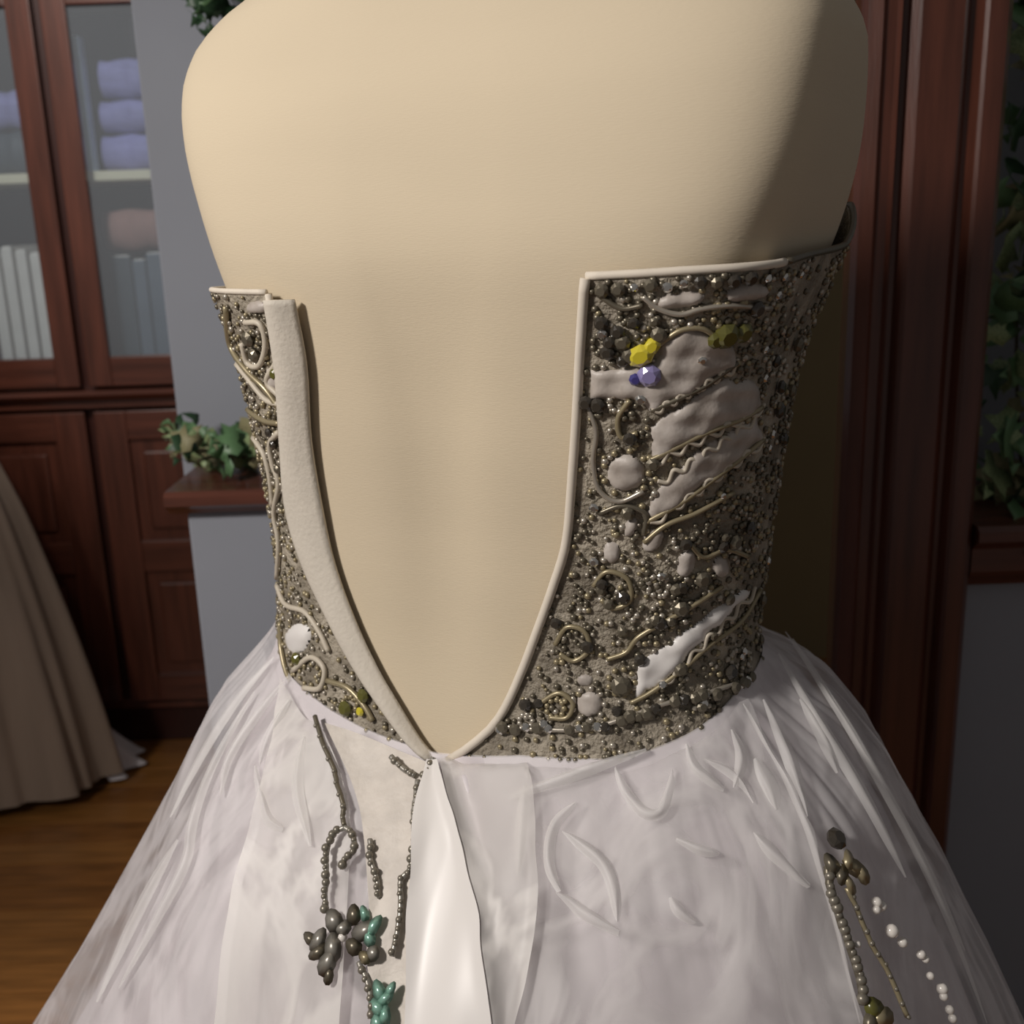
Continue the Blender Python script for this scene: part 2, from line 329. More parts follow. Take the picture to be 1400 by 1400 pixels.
cloth_fold('folded_cloth', XG-0.30, XG-0.05, 2.70, 2.9, shz, 0.10, MT['slate2'], 'dark folded cloth in the left bay of the cabinet')
cloth_fold('folded_cloth', XG-0.30, XG-0.04, 2.71, 2.9, shz+0.101, 0.09, MT['lavender'], 'lavender cloth folded on top of the dark cloth')

# ------------------------------------------------------------------ beige gown at the left
gc = (-1.36, 2.40, 0.0)
gown = thing('evening_gown', 'beige full length gown standing at the left edge by the cabinet', 'dress', gc)
def gown_mesh():
    prof = [(1.25, .15), (1.1, .125), (.98, .15), (.85, .20), (.7, .25), (.55, .285), (.4, .315), (.25, .34), (.1, .36), (.035, .368)]
    seg = 160; V = []
    P = catmull(prof, 6)
    for z, r in P:
        k = max(0, min(1, (1.0-z)/1.0))
        for i in range(seg):
            t = 2*math.pi*i/seg
            rr = r+k*(0.020*math.sin(9*t+0.6)+0.011*math.sin(17*t+2*z)+0.006*math.sin(31*t))
            V.append((gc[0]+rr*math.cos(t), gc[1]+0.46*rr*math.sin(t), z+(0.02*(1-abs(math.sin(4*t))) if z < 0.03 else 0)))
    return nmesh('gown_skirt', V, grid_quads(len(P), seg, True))
part('skirt', gown_mesh(), MT['gown'], gown)
def hem_mesh():
    # corner of a white petticoat hem trailing on the floor
    V = []; n = 24; m_ = 10
    for i in range(m_):
        u = i/(m_-1)
        for j in range(n):
            v = j/(n-1); ang = -0.45+0.8*v; r = 0.30+0.105*u+0.02*math.sin(v*14)*u
            V.append((gc[0]+r*math.cos(ang), gc[1]+0.10+0.5*r*math.sin(ang), 0.012+0.13*(1-u)**1.2+0.012*math.sin(v*17)*(1-u)))
    return nmesh('petticoat_hem', V, grid_quads(m_, n))
tag(part('petticoat_hem', hem_mesh(), MT['tulle'], gown), 'white petticoat hem')

# ------------------------------------------------------------------ foliage
def leaf_mesh(name, m, lobed=True):
    if lobed: out = [(0, 0), (.30, -.16), (.52, .10), (.34, .30), (.40, .62), (.14, .66), (0, 1.0), (-.14, .66), (-.40, .62), (-.34, .30), (-.52, .10), (-.30, -.16)]
    else: out = [(0, 0), (.18, .08), (.32, .3), (.33, .52), (.2, .78), (0, 1.0), (-.2, .78), (-.33, .52), (-.32, .3), (-.18, .08)]
    n = len(out); mid = [(0, 0.0), (0, .35), (0, .68)]
    V = [(x, y, 0.10*abs(x)*2-0.12*y*y) for x, y in out]+[(x, y, 0.02-0.12*y*y-0.05) for x, y in mid[1:]]
    Fc = []
    for i in range(n):
        a, b = i, (i+1) % n; c = n if (out[a][1]+out[b][1])/2 < 0.5 else n+1
        Fc.append((a, b, c))
    h = n//2
    V2 = [(x, y, z-0.02) for x, y, z in V]; N = len(V)
    Fc2 = [(b+N, a+N, c+N) for a, b, c in Fc]; rim = [(i, i+N, (i+1) % n+N, (i+1) % n) for i in range(n)]
    me = mesh(name, V+V2, Fc+Fc2+rim); me.materials.append(m); return me
LM = [leaf_mesh('leaf', LEAFS[0]), leaf_mesh('leaf', LEAFS[1]), leaf_mesh('leaf', LEAFS[2]), leaf_mesh('leaf', LEAFS[3]), leaf_mesh('leaf', LEAFS[1], False), leaf_mesh('leaf', LEAFS[0], False)]
def foliage(name, label, base, pts, size, weights, stems, face=(0, -1, 0.25)):
    t = thing(name, label, 'foliage', base)
    for s in stems: part('vine_stem', tube('vine_stem', catmull(s, 6), 0.0025, 6), MT['stem'], t)
    for p in pts:
        k = random.choices(range(6), weights)[0]; o = ob('leaf', LM[k], None, t)
        nrm = Vector(face)+Vector((random.uniform(-1, 1), random.uniform(-.3, .6), random.uniform(-1, 1)))*0.9
        q = nrm.to_track_quat('Z', 'Y').to_matrix().to_4x4() @ Matrix.Rotation(random.uniform(0, 6.28), 4, 'Z')
        s = size*random.uniform(0.7, 1.25)
        o.matrix_local = Matrix.Translation(Vector(p)-Vector(base)) @ q @ Matrix.Scale(s, 4)
    return t
pts = []
for i in range(46):
    px = random.uniform(232, 400); top = np.interp(px, [225, 260, 300, 330, 400], [575, 590, 600, 590, 585]); bot = np.interp(px, [225, 260, 290, 330, 400], [605, 620, 640, 640, 645])
    pts.append(at(px, random.uniform(top, bot), random.uniform(1.56, 1.70)))
foliage('ivy_garland', 'green ivy garland resting on the wooden ledge left of the mannequin', tuple(at(300, 640, 1.63)), pts, 0.046, [2, 5, 5, 2, 4, 1],
        [[at(225, 600, 1.60), at(270, 615, 1.62), at(330, 610, 1.65), at(400, 620, 1.65)], [at(270, 630, 1.60), at(310, 622, 1.6), at(390, 635, 1.62)]])
pts = []
for i in range(230):
    py = random.uniform(-120, 715); px = random.uniform(np.interp(py, [-100, 0, 400, 715], [1385, 1376, 1352, 1335]), 1560)
    pts.append(at(px, py, random.uniform(1.43, 1.55)))
foliage('leafy_vine', 'dense green leafy vine hanging above the ledge right of the pillar', tuple(at(1420, 712, 1.52)), pts, 0.062, [2, 5, 6, 2, 5, 1],
        [[at(1400+20*k, -140, 1.55), at(1420+20*k, 200, 1.54), at(1390+25*k, 450, 1.55), at(1400+25*k, 712, 1.54)] for k in range(4)])
pts = [at(random.uniform(262, 420), random.uniform(-90, 22), random.uniform(1.62, 1.73)) for i in range(60)]
foliage('hanging_greenery', 'dark green sprig hanging on the grey wall above the mannequin shoulder', tuple(at(330, -60, 1.70)), pts, 0.045, [6, 2, 0, 0, 1, 5],
        [[at(250, -90, 1.72), at(300, -40, 1.71), at(400, -50, 1.72)]])

# ------------------------------------------------------------------ dress form body surface
PHI = math.radians(29); CY = 0.885; cP, sP = math.cos(PHI), math.sin(PHI)
BODY = np.array([[1.534, 0.0959, 0.0579, 2.0857, 0.0281], [1.5101, 0.1176, 0.0614, 2.1929, 0.0075], [1.4858, 0.1752, 0.065, 2.3, -0.0183], [1.4611, 0.2326, 0.0817, 3.1636, -0.008], [1.436, 0.2608, 0.093, 4.0273, 0.0006], [1.4105, 0.2654, 0.103, 4.36, -0.0002], [1.3846, 0.2622, 0.113, 4.56, 0.0015], [1.3583, 0.2579, 0.1206, 4.76, 0.004], [1.3315, 0.2502, 0.1275, 4.96, 0.0077], [1.3043, 0.2395, 0.1344, 5.16, 0.0104], [1.2766, 0.2302, 0.1388, 4.9067, 0.0109], [1.2485, 0.2229, 0.1329, 4.54, 0.0087], [1.2199, 0.2152, 0.1271, 4.1733, 0.0062], [1.1908, 0.2111, 0.1212, 3.8067, 0.0027], [1.1612, 0.2111, 0.117, 3.44, 0.0005], [1.131, 0.2113, 0.1132, 3.0733, -0.0019], [1.1004, 0.2104, 0.1095, 2.92, -0.0033], [1.0692, 0.209, 0.1057, 2.82, -0.0045], [1.0374, 0.2081, 0.1045, 2.72, -0.0058], [1.0051, 0.2073, 0.1038, 2.62, -0.0077], [0.9721, 0.2079, 0.1031, 2.52, -0.0103], [0.9386, 0.2189, 0.1089, 2.4467, -0.0076], [0.9044, 0.2329, 0.1162, 2.38, -0.006], [0.8696, 0.2471, 0.1235, 2.3133, -0.0064], [0.8341, 0.2604, 0.129, 2.3, -0.0112], [0.7979, 0.2711, 0.134, 2.3, -0.0159], [0.7611, 0.2779, 0.139, 2.3, -0.0215]])[::-1]      # rows: z, a, b, n, cx  (ascending z)
def smooth_col(z, i):
    z = np.asarray(z, float); o = 0
    for d, k in ((-.024, .15), (-.012, .2), (0, .3), (.012, .2), (.024, .15)): o = o+k*np.interp(z+d, BODY[:, 0], BODY[:, i])
    return o
def surf(th, z, off=0.0, frame=None):
    th = np.asarray(th, float); z = np.asarray(z, float)
    a = smooth_col(z, 1)+off; b = smooth_col(z, 2)+off; n = smooth_col(z, 3); cx = smooth_col(z, 4)
    s, c = np.sin(th), np.cos(th)
    lx = a*np.sign(s)*np.abs(s)**(2/n); lv = b*np.sign(c)*np.abs(c)**(2/n)
    # bust on the front, shoulder blades and spine hollow on the back
    fr = np.clip(-c, 0, 1); bust = 0.055*np.exp(-((z-1.285)/0.06)**2)*np.exp(-((np.abs(s)-0.55)/0.28)**2)*fr
    bk = np.clip(c, 0, 1); sp = -0.010*np.exp(-(lx/0.035)**2)*bk*np.exp(-((z-1.15)/0.2)**2)
    lv = lv-bust+sp
    X = cx+lx*cP-lv*sP; Y = CY-lx*sP-lv*cP
    return np.stack([X, Y, np.broadcast_to(z, X.shape)], -1)
ZT, ZB = float(BODY[-1, 0]), float(BODY[0, 0])
thg = np.linspace(0, 2*np.pi, 241)[:-1]
zr = np.linspace(ZB, ZT-0.004, 150)
V = surf(thg[None, :].repeat(150, 0), zr[:, None].repeat(240, 1)).reshape(-1, 3)
quads = grid_quads(150, 240, True)
topc = V[-240:].mean(0)+np.array([0, 0, 0.006]); Vt = np.vstack([V]+[topc+(V[-240:]-topc)*k for k in (0.85, 0.6, 0.3, 0.02)]); Vt[150*240:, 2] = np.repeat([ZT+0.000, ZT+0.003, ZT+0.004, ZT+0.004], 240)
body_me = nmesh('torso', Vt, grid_quads(154, 240, True))
form = thing('dress_form', 'cream linen covered dressmaker mannequin torso wearing the white gown', 'mannequin', (float(BODY[0, 4]), CY, 0))
part('torso', body_me, MT['linen'], form)
tc_ = surf(np.array([0.0]), np.array([ZT]))[0]
ncx = float(BODY[-1, 4])
part('neck_cap', lathe('neck_cap', [(0.05, -0.02), (0.052, 0.0), (0.045, 0.015), (0.02, 0.03), (0.018, 0.06), (0.03, 0.075), (0.03, 0.095), (0.012, 0.11)], (ncx, CY, ZT)), MT['wood'], form)
bx = float(BODY[0, 4])
part('bottom_plate', lathe('bottom_plate', [(0.12, 0.0), (0.125, 0.006), (0.12, 0.012)], (bx, CY, ZB-0.004)), MT['darkwood'], form)
part('pole', tube('pole', [(bx, CY, ZB), (bx, CY, 0.03)], 0.016, 16), MT['metal'], form)
part('base', lathe('base', [(0.19, 0), (0.19, 0.01), (0.15, 0.02), (0.04, 0.035), (0.025, 0.06)], (bx, CY, 0.0)), MT['metal'], form)
bv_body = BVHTree.FromPolygons([tuple(map(float, v)) for v in V], [tuple(map(int, q)) for q in quads])
def hit(bv, x, y):
    d = Vector(ray(x, y)).normalized(); h = bv.ray_cast(Vector(CAM), d)
    return (np.array(h[0]), np.array(h[1])) if h[0] is not None else (None, None)
def to_thz(p):
    z = p[2]; a, b, n, cx = [float(smooth_col(z, i)) for i in (1, 2, 3, 4)]
    dx, dy = p[0]-cx, p[1]-CY; lx = dx*cP-dy*sP; lv = -dx*sP-dy*cP
    return math.atan2(math.copysign((abs(lx)/a)**(n/2), lx), math.copysign((abs(lv)/b)**(n/2), lv)), z

# ------------------------------------------------------------------ gown: bodice
dress = thing('wedding_dress', 'white strapless wedding dress with silver beaded bodice, open at the back', 'dress', (bx, CY, 0.0))
Rpx = [(806, 384), (800, 480), (796, 560), (790, 650), (782, 740), (764, 800), (742, 860), (714, 930), (684, 985), (645, 1020), (604, 1045)]
Lpx = [(368, 402), (382, 500), (388, 600), (394, 690), (412, 760), (442, 830), (478, 900), (514, 955), (560, 1015), (598, 1045)]
_Vo = surf(thg[None, :].repeat(150, 0), zr[:, None].repeat(240, 1), 0.008).reshape(-1, 3)
bv_off = BVHTree.FromPolygons(_Vo.tolist(), quads.tolist())
def edge(pxs):
    o = []
    for x, y in catmull(pxs, 6):
        p, n_ = hit(bv_off, x, y)
        if p is None: continue
        o.append(to_thz(p))
    o = np.array(o); k = o[:, 1].argsort(); return o[k]
ER, EL = edge(Rpx), edge(Lpx)
def thR(z): return np.interp(z, ER[:, 1], ER[:, 0])
def thL(z): return np.interp(z, EL[:, 1], EL[:, 0])+2*np.pi
zVee = float(min(ER[0, 1], EL[0, 1])); zTR = float(ER[-1, 1]); zTL = float(EL[-1, 1])
# top and hem (beaded edge) height round the body, s: 0 right back edge .. front .. 1 left back edge
def p2thz(x, y): return to_thz(hit(bv_off, x, y)[0])
zside = p2thz(1105, 357)[1]
ztop_s = lambda th: np.interp(th, [0.0, 0.6, 1.25, 1.75, 2.2, 2.55, 3.14, 3.75, 4.3, 4.9, 5.4, 6.28], [zTR, zTR+.004, zside, zside+.006, zside+.034, zside+.034, zside+.0, zside+.02, zTL-.002, zTL-.002, zTL, zTL])
def zseam(th):
    th = np.mod(th, 2*np.pi)
    return np.interp(th, [0.0, 0.25, 0.6, 0.95, 1.3, 1.8, 3.14, 4.5, 4.9, 5.2, 5.5, 5.75, 6.05, 6.2832], [zVee+.004, zVee+.016, zVee+.022, zVee+.040, zVee+.060, zVee+.072, zVee+.05, zVee+.075, zVee+.078, zVee+.060, zVee+.032, zVee+.022, zVee+.010, zVee+.004])
def flare(th, z):     # the unzipped bodice stands a little away from the body near the opening and at the top
    t = (z-zVee)/(zTR-zVee); return 0.006+0.004*t
NS, NT = 420, 130
s = np.linspace(0, 1, NS)[None, :]; t = np.linspace(0, 1, NT)[:, None]
Z = np.zeros((NT, NS)); TH = np.zeros((NT, NS))
th0 = s*2*np.pi+0*t; TH = th0.copy(); 
for it in range(12):
    zb_ = zseam(TH); zt_ = ztop_s(TH); Z = zb_+(zt_-zb_)*t; TH = thR(Z)+(thL(Z)-thR(Z))*s
OFF = flare(TH, Z)
BV = surf(TH, Z, OFF).reshape(-1, 3)
bq = grid_quads(NT, NS)
bod = part('bodice', nmesh('bodice', BV, bq), MT['lace'], dress)
sd = bod.modifiers.new('thickness', 'SOLIDIFY'); sd.thickness = 0.003; sd.offset = -1
bv_bod = BVHTree.FromPolygons([tuple(map(float, v)) for v in BV], [tuple(map(int, q)) for q in bq])
def sub(name, me, m, parent=None, kind=None):     # a sub-part authored in world space under a part of the dress
    o = ob(name, me, m, None, kind); o.parent = parent; return o
BG = BV.reshape(NT, NS, 3)
tag(sub('edge_piping', tube('edge_piping', BG[::3, 0]+np.array([-0.001, -0.002, 0]), 0.0034, 8), MT['piping'], bod), 'white piped edge')
tag(sub('edge_piping', tube('edge_piping', BG[::3, -1]+np.array([0, -0.002, 0]), 0.0028, 8), MT['piping'], bod), 'white piped edge')
kR = int(np.argmax(TH[-1] > 1.35)); kL = int(np.argmax(TH[-1] > 4.75))
tag(sub('top_piping', tube('top_piping', BG[-1, :kR:3]+np.array([0, 0, 0.0015]), 0.0027, 8), MT['piping'], bod), 'white piped top edge')
tag(sub('top_piping', tube('top_piping', BG[-1, kL::3]+np.array([0, 0, 0.0015]), 0.0022, 8), MT['piping'], bod), 'white piped top edge')
tag(sub('beaded_top_edge', tube('beaded_top_edge', BG[-1, kR-1:kL+1:3]+np.array([0, 0, 0.0015]), 0.0025, 8), MT['gun'], bod), 'dark beaded front edge')
# folded-back facing on the left edge of the opening
Ipx = [(396, 412), (412, 500), (418, 600), (432, 690), (450, 770), (480, 850), (512, 915), (542, 965), (574, 1015), (600, 1043)]
EI = edge(Ipx); thI = lambda z: np.interp(z, EI[:, 1], EI[:, 0])+2*np.pi
zz = np.linspace(zVee+.004, zTL-0.004, 90); u = np.linspace(0, 1, 10)
FV = np.array([[surf(thL(z)+(thI(z)-thL(z))*k, z, float(flare(0, z))*(1-k)+0.008*math.sin(math.pi*(0.1+0.7*k))+0.001) for k in u] for z in zz]).reshape(-1, 3)
fac = part('back_facing', nmesh('back_facing', FV, grid_quads(90, 10)), MT['facing'], dress)
sd = fac.modifiers.new('thickness', 'SOLIDIFY'); sd.thickness = 0.0035; sd.offset = 0

# ------------------------------------------------------------------ satin swathes on the bodice
def inpoly(x, y, P):
    P = np.asarray(P, float); c = np.zeros(np.shape(x), bool); k = len(P)-1
    for i in range(len(P)):
        xi, yi = P[i]; xk, yk = P[k]
        c ^= ((yi > y) != (yk > y)) & (x < (xk-xi)*(y-yi)/(yk-yi+1e-12)+xi); k = i
    return c
def segdist(x, y, P, closed=False):
    P = np.asarray(P, float); d = np.full(np.shape(x), 1e9); m_ = len(P) if closed else len(P)-1
    for i in range(m_):
        a = P[i]; b = P[(i+1) % len(P)]; ab = b-a; L2 = ab@ab+1e-9
        tt = np.clip(((x-a[0])*ab[0]+(y-a[1])*ab[1])/L2, 0, 1)
        d = np.minimum(d, np.hypot(x-a[0]-tt*ab[0], y-a[1]-tt*ab[1]))
    return d
def ell(cx, cy, rx, ry, rot=0, n=18): 
    return [(cx+rx*math.cos(a)*math.cos(rot)-ry*math.sin(a)*math.sin(rot), cy+rx*math.cos(a)*math.sin(rot)+ry*math.sin(a)*math.cos(rot)) for a in np.linspace(0, 2*math.pi, n, endpoint=False)]
SAT = [[(806, 506), (864, 504), (896, 494), (908, 462), (940, 444), (968, 456), (1004, 474), (1004, 500), (960, 530), (896, 564), (864, 546), (806, 546)],
       [(888, 582), (944, 544), (984, 518), (1030, 520), (1042, 556), (1004, 580), (944, 604), (894, 632)],
       [(880, 704), (900, 668), (950, 618), (1034, 568), (1042, 600), (1004, 634), (962, 664), (922, 696), (892, 714)],
       ell(856, 646, 27, 25), 
       [(868, 956), (870, 908), (896, 892), (944, 856), (1012, 808), (1034, 800), (1000, 838), (976, 862), (944, 894), (904, 934)],
       ell(806, 962, 19, 17), ell(938, 770, 13, 20, 0.3), ell(892, 738, 13, 18, 0.7), ell(862, 720, 9, 14, 0.5), ell(985, 775, 12, 15), ell(800, 930, 12, 9),
       ell(930, 410, 34, 12, -0.15), ell(1020, 400, 30, 12, -0.15), ell(836, 755, 12, 16),
       ell(408, 872, 17, 22, 0.4), ell(372, 522, 9, 20, -0.1), ell(352, 420, 16, 9)]
def patch(poly, hmax, step=3.0):
    P = np.asarray(poly, float); x0, y0 = P.min(0)-step; x1, y1 = P.max(0)+step
    gx = np.arange(x0, x1+step, step); gy = np.arange(y0, y1+step, step); idx = -np.ones((len(gy), len(gx)), int); V = []
    for i, yy in enumerate(gy):
        ins = inpoly(gx, np.full_like(gx, yy), P); dd = segdist(gx, np.full_like(gx, yy), P, True)
        for j_, xx in enumerate(gx):
            if not (ins[j_] or dd[j_] < step*0.7): continue
            p, nn = hit(bv_bod, xx, yy)
            if p is None: continue
            if nn@(CAM-p) < 0: nn = -nn
            h = hmax*min(1, (dd[j_] if ins[j_] else 0)/10)**0.6 + (0.0012*math.sin(0.13*(xx*0.6+yy))*math.sin(0.07*(xx-yy)+1) if ins[j_] else 0) - (0 if ins[j_] else 0.002)
            idx[i, j_] = len(V); V.append(p+nn*(h+0.0005))
    Fc = []
    for i in range(len(gy)-1):
        for j_ in range(len(gx)-1):
            q = [idx[i, j_], idx[i, j_+1], idx[i+1, j_+1], idx[i+1, j_]]
            if min(q) >= 0: Fc.append(q)
    return V, Fc
JR = random.Random(3)
def jag(P):
    P = np.asarray(P, float); out = []
    for i in range(len(P)):
        a, b = P[i], P[(i+1) % len(P)]; L = np.hypot(*(b-a)); n_ = max(1, int(L/9)); nv = np.array([-(b-a)[1], (b-a)[0]])/(L+1e-9)
        for k in range(n_): out.append(a+(b-a)*k/n_+nv*JR.uniform(-2.4, 2.4)*(L > 12))
    return out
SAT = [jag(P) for P in SAT]
for P in SAT:
    V_, F_ = patch(P, 0.0032)
    if F_: sub('satin_swathe', mesh('satin_swathe', V_, F_), MT['satin' if P is SAT[4] or P is SAT[14] else 'puff'], bod)

# ------------------------------------------------------------------ beadwork
def ico(sub_=1):
    import bmesh
    bm = bmesh.new(); bmesh.ops.create_icosphere(bm, subdivisions=sub_, radius=1); V = np.array([v.co[:] for v in bm.verts]); Fc = np.array([[v.index for v in f.verts] for f in bm.faces]); bm.free(); return V, Fc
I1, I2 = ico(1), ico(2)
class Beads:
    def __init__(s): s.p = []; s.r = []; s.n = []
    def add(s, p, r, n): s.p.append(p); s.r.append(r); s.n.append(n)
    def build(s, name, m, tmpl, flat=0.75):
        if not s.p: return None
        P = np.array(s.p); Rr = np.array(s.r); N = np.array(s.n); N /= np.linalg.norm(N, axis=1)[:, None]
        V0, F0 = tmpl; V = V0[None]*Rr[:, None, None]
        dn = np.einsum('bvk,bk->bv', V, N); V = V-(1-flat)*dn[..., None]*N[:, None]+P[:, None]
        Fc = F0[None]+(np.arange(len(P))*len(V0))[:, None, None]
        return sub(name, nmesh(name, V.reshape(-1, 3), Fc.reshape(-1, 3)), m, bod, 'stuff')
BN = [Beads(), Beads(), Beads()]
Np = np.cross(BG[1:-1, 2:]-BG[1:-1, :-2], BG[2:, 1:-1]-BG[:-2, 1:-1]); Np /= np.linalg.norm(Np, axis=2)[..., None]
ctr = np.array([bx, CY, 1.1]); flip = np.sign(np.einsum('ijk,ijk->ij', Np, BG[1:-1, 1:-1]-ctr*np.array([1, 1, 0])-np.array([0, 0, 1])*BG[1:-1, 1:-1]*np.array([0, 0, 1]))); Np *= flip[..., None]
ncand = 11000
ii = rng.integers(0, NT-2, ncand); jj = rng.integers(0, NS-2, ncand)
occ = set()
for i, j_ in zip(ii, jj):
    p = BG[i+1, j_+1]+(BG[i+1, j_+2]-BG[i+1, j_+1])*rng.random(); nn = Np[i, j_]
    vis = nn@(CAM-p) > -0.02
    if not vis and rng.random() < 0.55: continue
    key = tuple((p/0.0042).astype(int))
    if key in occ: continue
    x, y = proj(p)
    if vis and any(inpoly(np.array([x]), np.array([y]), P)[0] for P in SAT): continue
    lac = math.sin(x*0.11+2*math.sin(y*0.045))*math.sin(y*0.09+1.5*math.sin(x*0.06))
    left = x < 600 and vis
    if lac < -0.45 and rng.random() < 0.75: continue
    occ.add(key); k = rng.choice(3, p=[.30, .35, .35] if left else [.55, .2, .25])
    BN[k].add(p+nn*0.0012, rng.uniform(0.0014, 0.0031), nn)
# scrolled cords with beads strung along them
def onb(x, y, h=0.0022):
    p, nn = hit(bv_bod, x, y)
    if p is None: return None, None
    if nn@(CAM-p) < 0: nn = -nn
    return p+nn*h, nn
def cord(pts, r=0.0016, m='silver', bead=None, closed=False):
    Q = catmull(list(pts)+([pts[0]] if closed else []), 7); out = []; acc = 0
    for q in Q:
        p, nn = onb(*q)
        if p is not None and (not out or np.linalg.norm(out[-1]-p) < 0.03): out.append(p)
    if len(out) > 3: sub('beaded_cord', tube('beaded_cord', out, r, 6), MT[m], bod)
def ring(cx, cy, r, m='silver', n=9, rr=0.0026):
    for a in np.linspace(0, 2*math.pi, n, endpoint=False):
        p, nn = onb(cx+r*math.cos(a), cy+r*math.sin(a), 0.0015)
        if p is not None: BN[{'gun': 0, 'silver': 1, 'champ': 2}[m]].add(p, rr, nn)
for P in [[(890, 560), (930, 542), (965, 524), (1005, 494)], [(888, 628), (920, 612), (960, 592), (1010, 572), (1038, 556)], [(884, 712), (930, 686), (965, 660), (1004, 630), (1040, 600)],
          [(862, 545), (846, 570), (850, 596), (872, 590)], [(806, 556), (816, 590), (812, 630), (820, 668), (846, 684), (880, 670)], [(820, 700), (850, 690), (882, 700), (880, 730)],
          [(880, 740), (910, 716), (950, 700), (1000, 672)], [(862, 960), (890, 945), (930, 915), (968, 880), (1010, 848), (1036, 806)], [(900, 470), (930, 450), (960, 448), (985, 466)],
          [(812, 800), (830, 780), (858, 790), (862, 818), (840, 830), (822, 818)], [(760, 880), (776, 856), (800, 862), (806, 886), (786, 902), (766, 892)], [(830, 900), (856, 890), (872, 870), (905, 850), (940, 830), (985, 800)],
          [(740, 960), (765, 946), (784, 960), (776, 980), (752, 980)], [(690, 992), (740, 996), (800, 996), (850, 982), (905, 962), (960, 948), (1014, 930)],
          [(880, 404), (900, 420), (930, 428), (960, 420), (1000, 416), (1050, 420)], [(820, 402), (850, 420), (880, 416)], [(940, 740), (960, 760), (990, 750), (1020, 760)]]:
    cord(P, 0.0019, random.choice(['silver', 'champ', 'gun']))
for a_, b_ in [((892, 562), (1004, 500)), ((890, 634), (1042, 556)), ((890, 716), (1042, 602)), ((900, 660), (1030, 572)), ((905, 936), (1030, 806))]:
    n_ = 13; zg = []
    for k in range(n_):
        q = np.array(a_)+(np.array(b_)-np.array(a_))*k/(n_-1); zg.append((q[0]+(4 if k % 2 else -3)*0.5, q[1]+(4.5 if k % 2 else -4.5)))
    cord(zg, 0.0016, 'cord')
for P in [[(312, 418), (318, 470), (340, 505), (365, 530), (384, 556)], [(320, 488), (345, 520), (366, 545), (384, 552)], [(328, 540), (345, 562), (366, 575), (385, 578)], [(384, 540), (368, 520), (380, 496), (384, 480)],
          [(338, 440), (358, 442), (366, 470), (358, 498), (342, 496), (334, 468)], [(350, 598), (364, 620), (372, 650), (376, 690)], [(384, 590), (372, 606), (376, 634), (384, 660), (378, 700), (384, 740), (382, 790)],
          [(382, 800), (394, 826), (420, 836), (440, 864), (452, 890)], [(386, 850), (388, 890), (400, 930), (430, 960), (470, 980), (520, 998)], [(404, 916), (428, 898), (446, 914), (440, 940), (418, 940)], [(450, 930), (478, 940), (500, 964), (512, 985)],
          ]:
    cord(P, 0.0025, random.choice(['cord', 'cord', 'champ']))
for (cx, cy, r, m_) in [(840, 800, 16, 'gun'), (786, 880, 15, 'gun'), (850, 932, 18, 'champ'), (846, 550, 12, 'silver'), (825, 470, 14, 'gun'), (900, 800, 14, 'silver'), (760, 968, 12, 'champ'), (960, 740, 14, 'gun'),
                        (1020, 690, 13, 'gun'), (1010, 900, 13, 'silver'), (720, 985, 9, 'silver'), (990, 430, 16, 'champ'), (860, 430, 12, 'gun'), (1060, 500, 12, 'silver'), (1045, 640, 12, 'gun'), (805, 962, 22, 'silver'), (856, 646, 31, 'champ'),
                        (347, 468, 12, 'gun'), (425, 922, 14, 'champ'), (480, 962, 10, 'champ'), (410, 870, 25, 'silver')]:
    ring(cx, cy, r, m_)
for b_, nm, m_ in zip(BN, ('gunmetal_beads', 'silver_beads', 'champagne_beads'), ('gun', 'silver', 'champ')): b_.build(nm, MT[m_], I1)

# larger stones, one object each
def gem_mesh(name, m):      # faceted round stone, table up
    n = 8; V = [(0.55*math.cos(a), 0.55*math.sin(a), 0.55) for a in np.linspace(0, 2*math.pi, n, endpoint=False)]
    V += [(math.cos(a+.39), math.sin(a+.39), 0.12) for a in np.linspace(0, 2*math.pi, n, endpoint=False)]
    V += [(0.85*math.cos(a+.39), 0.85*math.sin(a+.39), -0.3) for a in np.linspace(0, 2*math.pi, n, endpoint=False)]
    Fc = [list(range(n))]+[[n+i, i, (i+1) % n] for i in range(n)][:0]
    for i in range(n):
        k = (i+1) % n; Fc += [[i, n+i, k], [n+i, n+k, k], [n+i, 2*n+i, 2*n+k, n+k]]
    Fc.append([2*n+i for i in range(n)][::-1]); me = mesh(name, V, Fc, False); me.materials.append(m); return me
def ball_mesh(name, m):
    me = nmesh(name, I2[0], I2[1]); me.materials.append(m); return me
def petal_mesh(name, m):
    V = []; Fc = []; n = 10
    for k in range(n):
        a = 2*math.pi*k/n; V.append((0.72*math.cos(a)*(1-0.2*math.sin(a)), math.sin(a), 0.05))
    V += [(0, 0.1, 0.28), (0, 0, -0.1)]
    for k in range(n): Fc += [(k, (k+1) % n, n), ((k+1) % n, k, n+1)]
    me = mesh(name, V, Fc); me.materials.append(m); return me
GEMS = {k: gem_mesh('rhinestone', MT[k]) for k in ('crystal', 'jet', 'yellow', 'lilac', 'indigo', 'olive', 'gun')}
PEARL = ball_mesh('pearl', MT['pearl']); DARK = ball_mesh('bead', MT['beadgrey'])
PET = {k: petal_mesh('petal', MT[k]) for k in ('greymetal', 'mint', 'champ', 'gun', 'olive', 'yellow')}
def stand(o, p, nn, s, rot=0.0, parent=bod):
    q = Vector(nn).to_track_quat('Z', 'Y').to_matrix().to_4x4() @ Matrix.Rotation(rot, 4, 'Z')
    sc = s if isinstance(s, tuple) else (s, s, s)
    o.matrix_local = Matrix.Translation(Vector(p)) @ q @ Matrix.Diagonal((*sc, 1))
    o.parent = parent
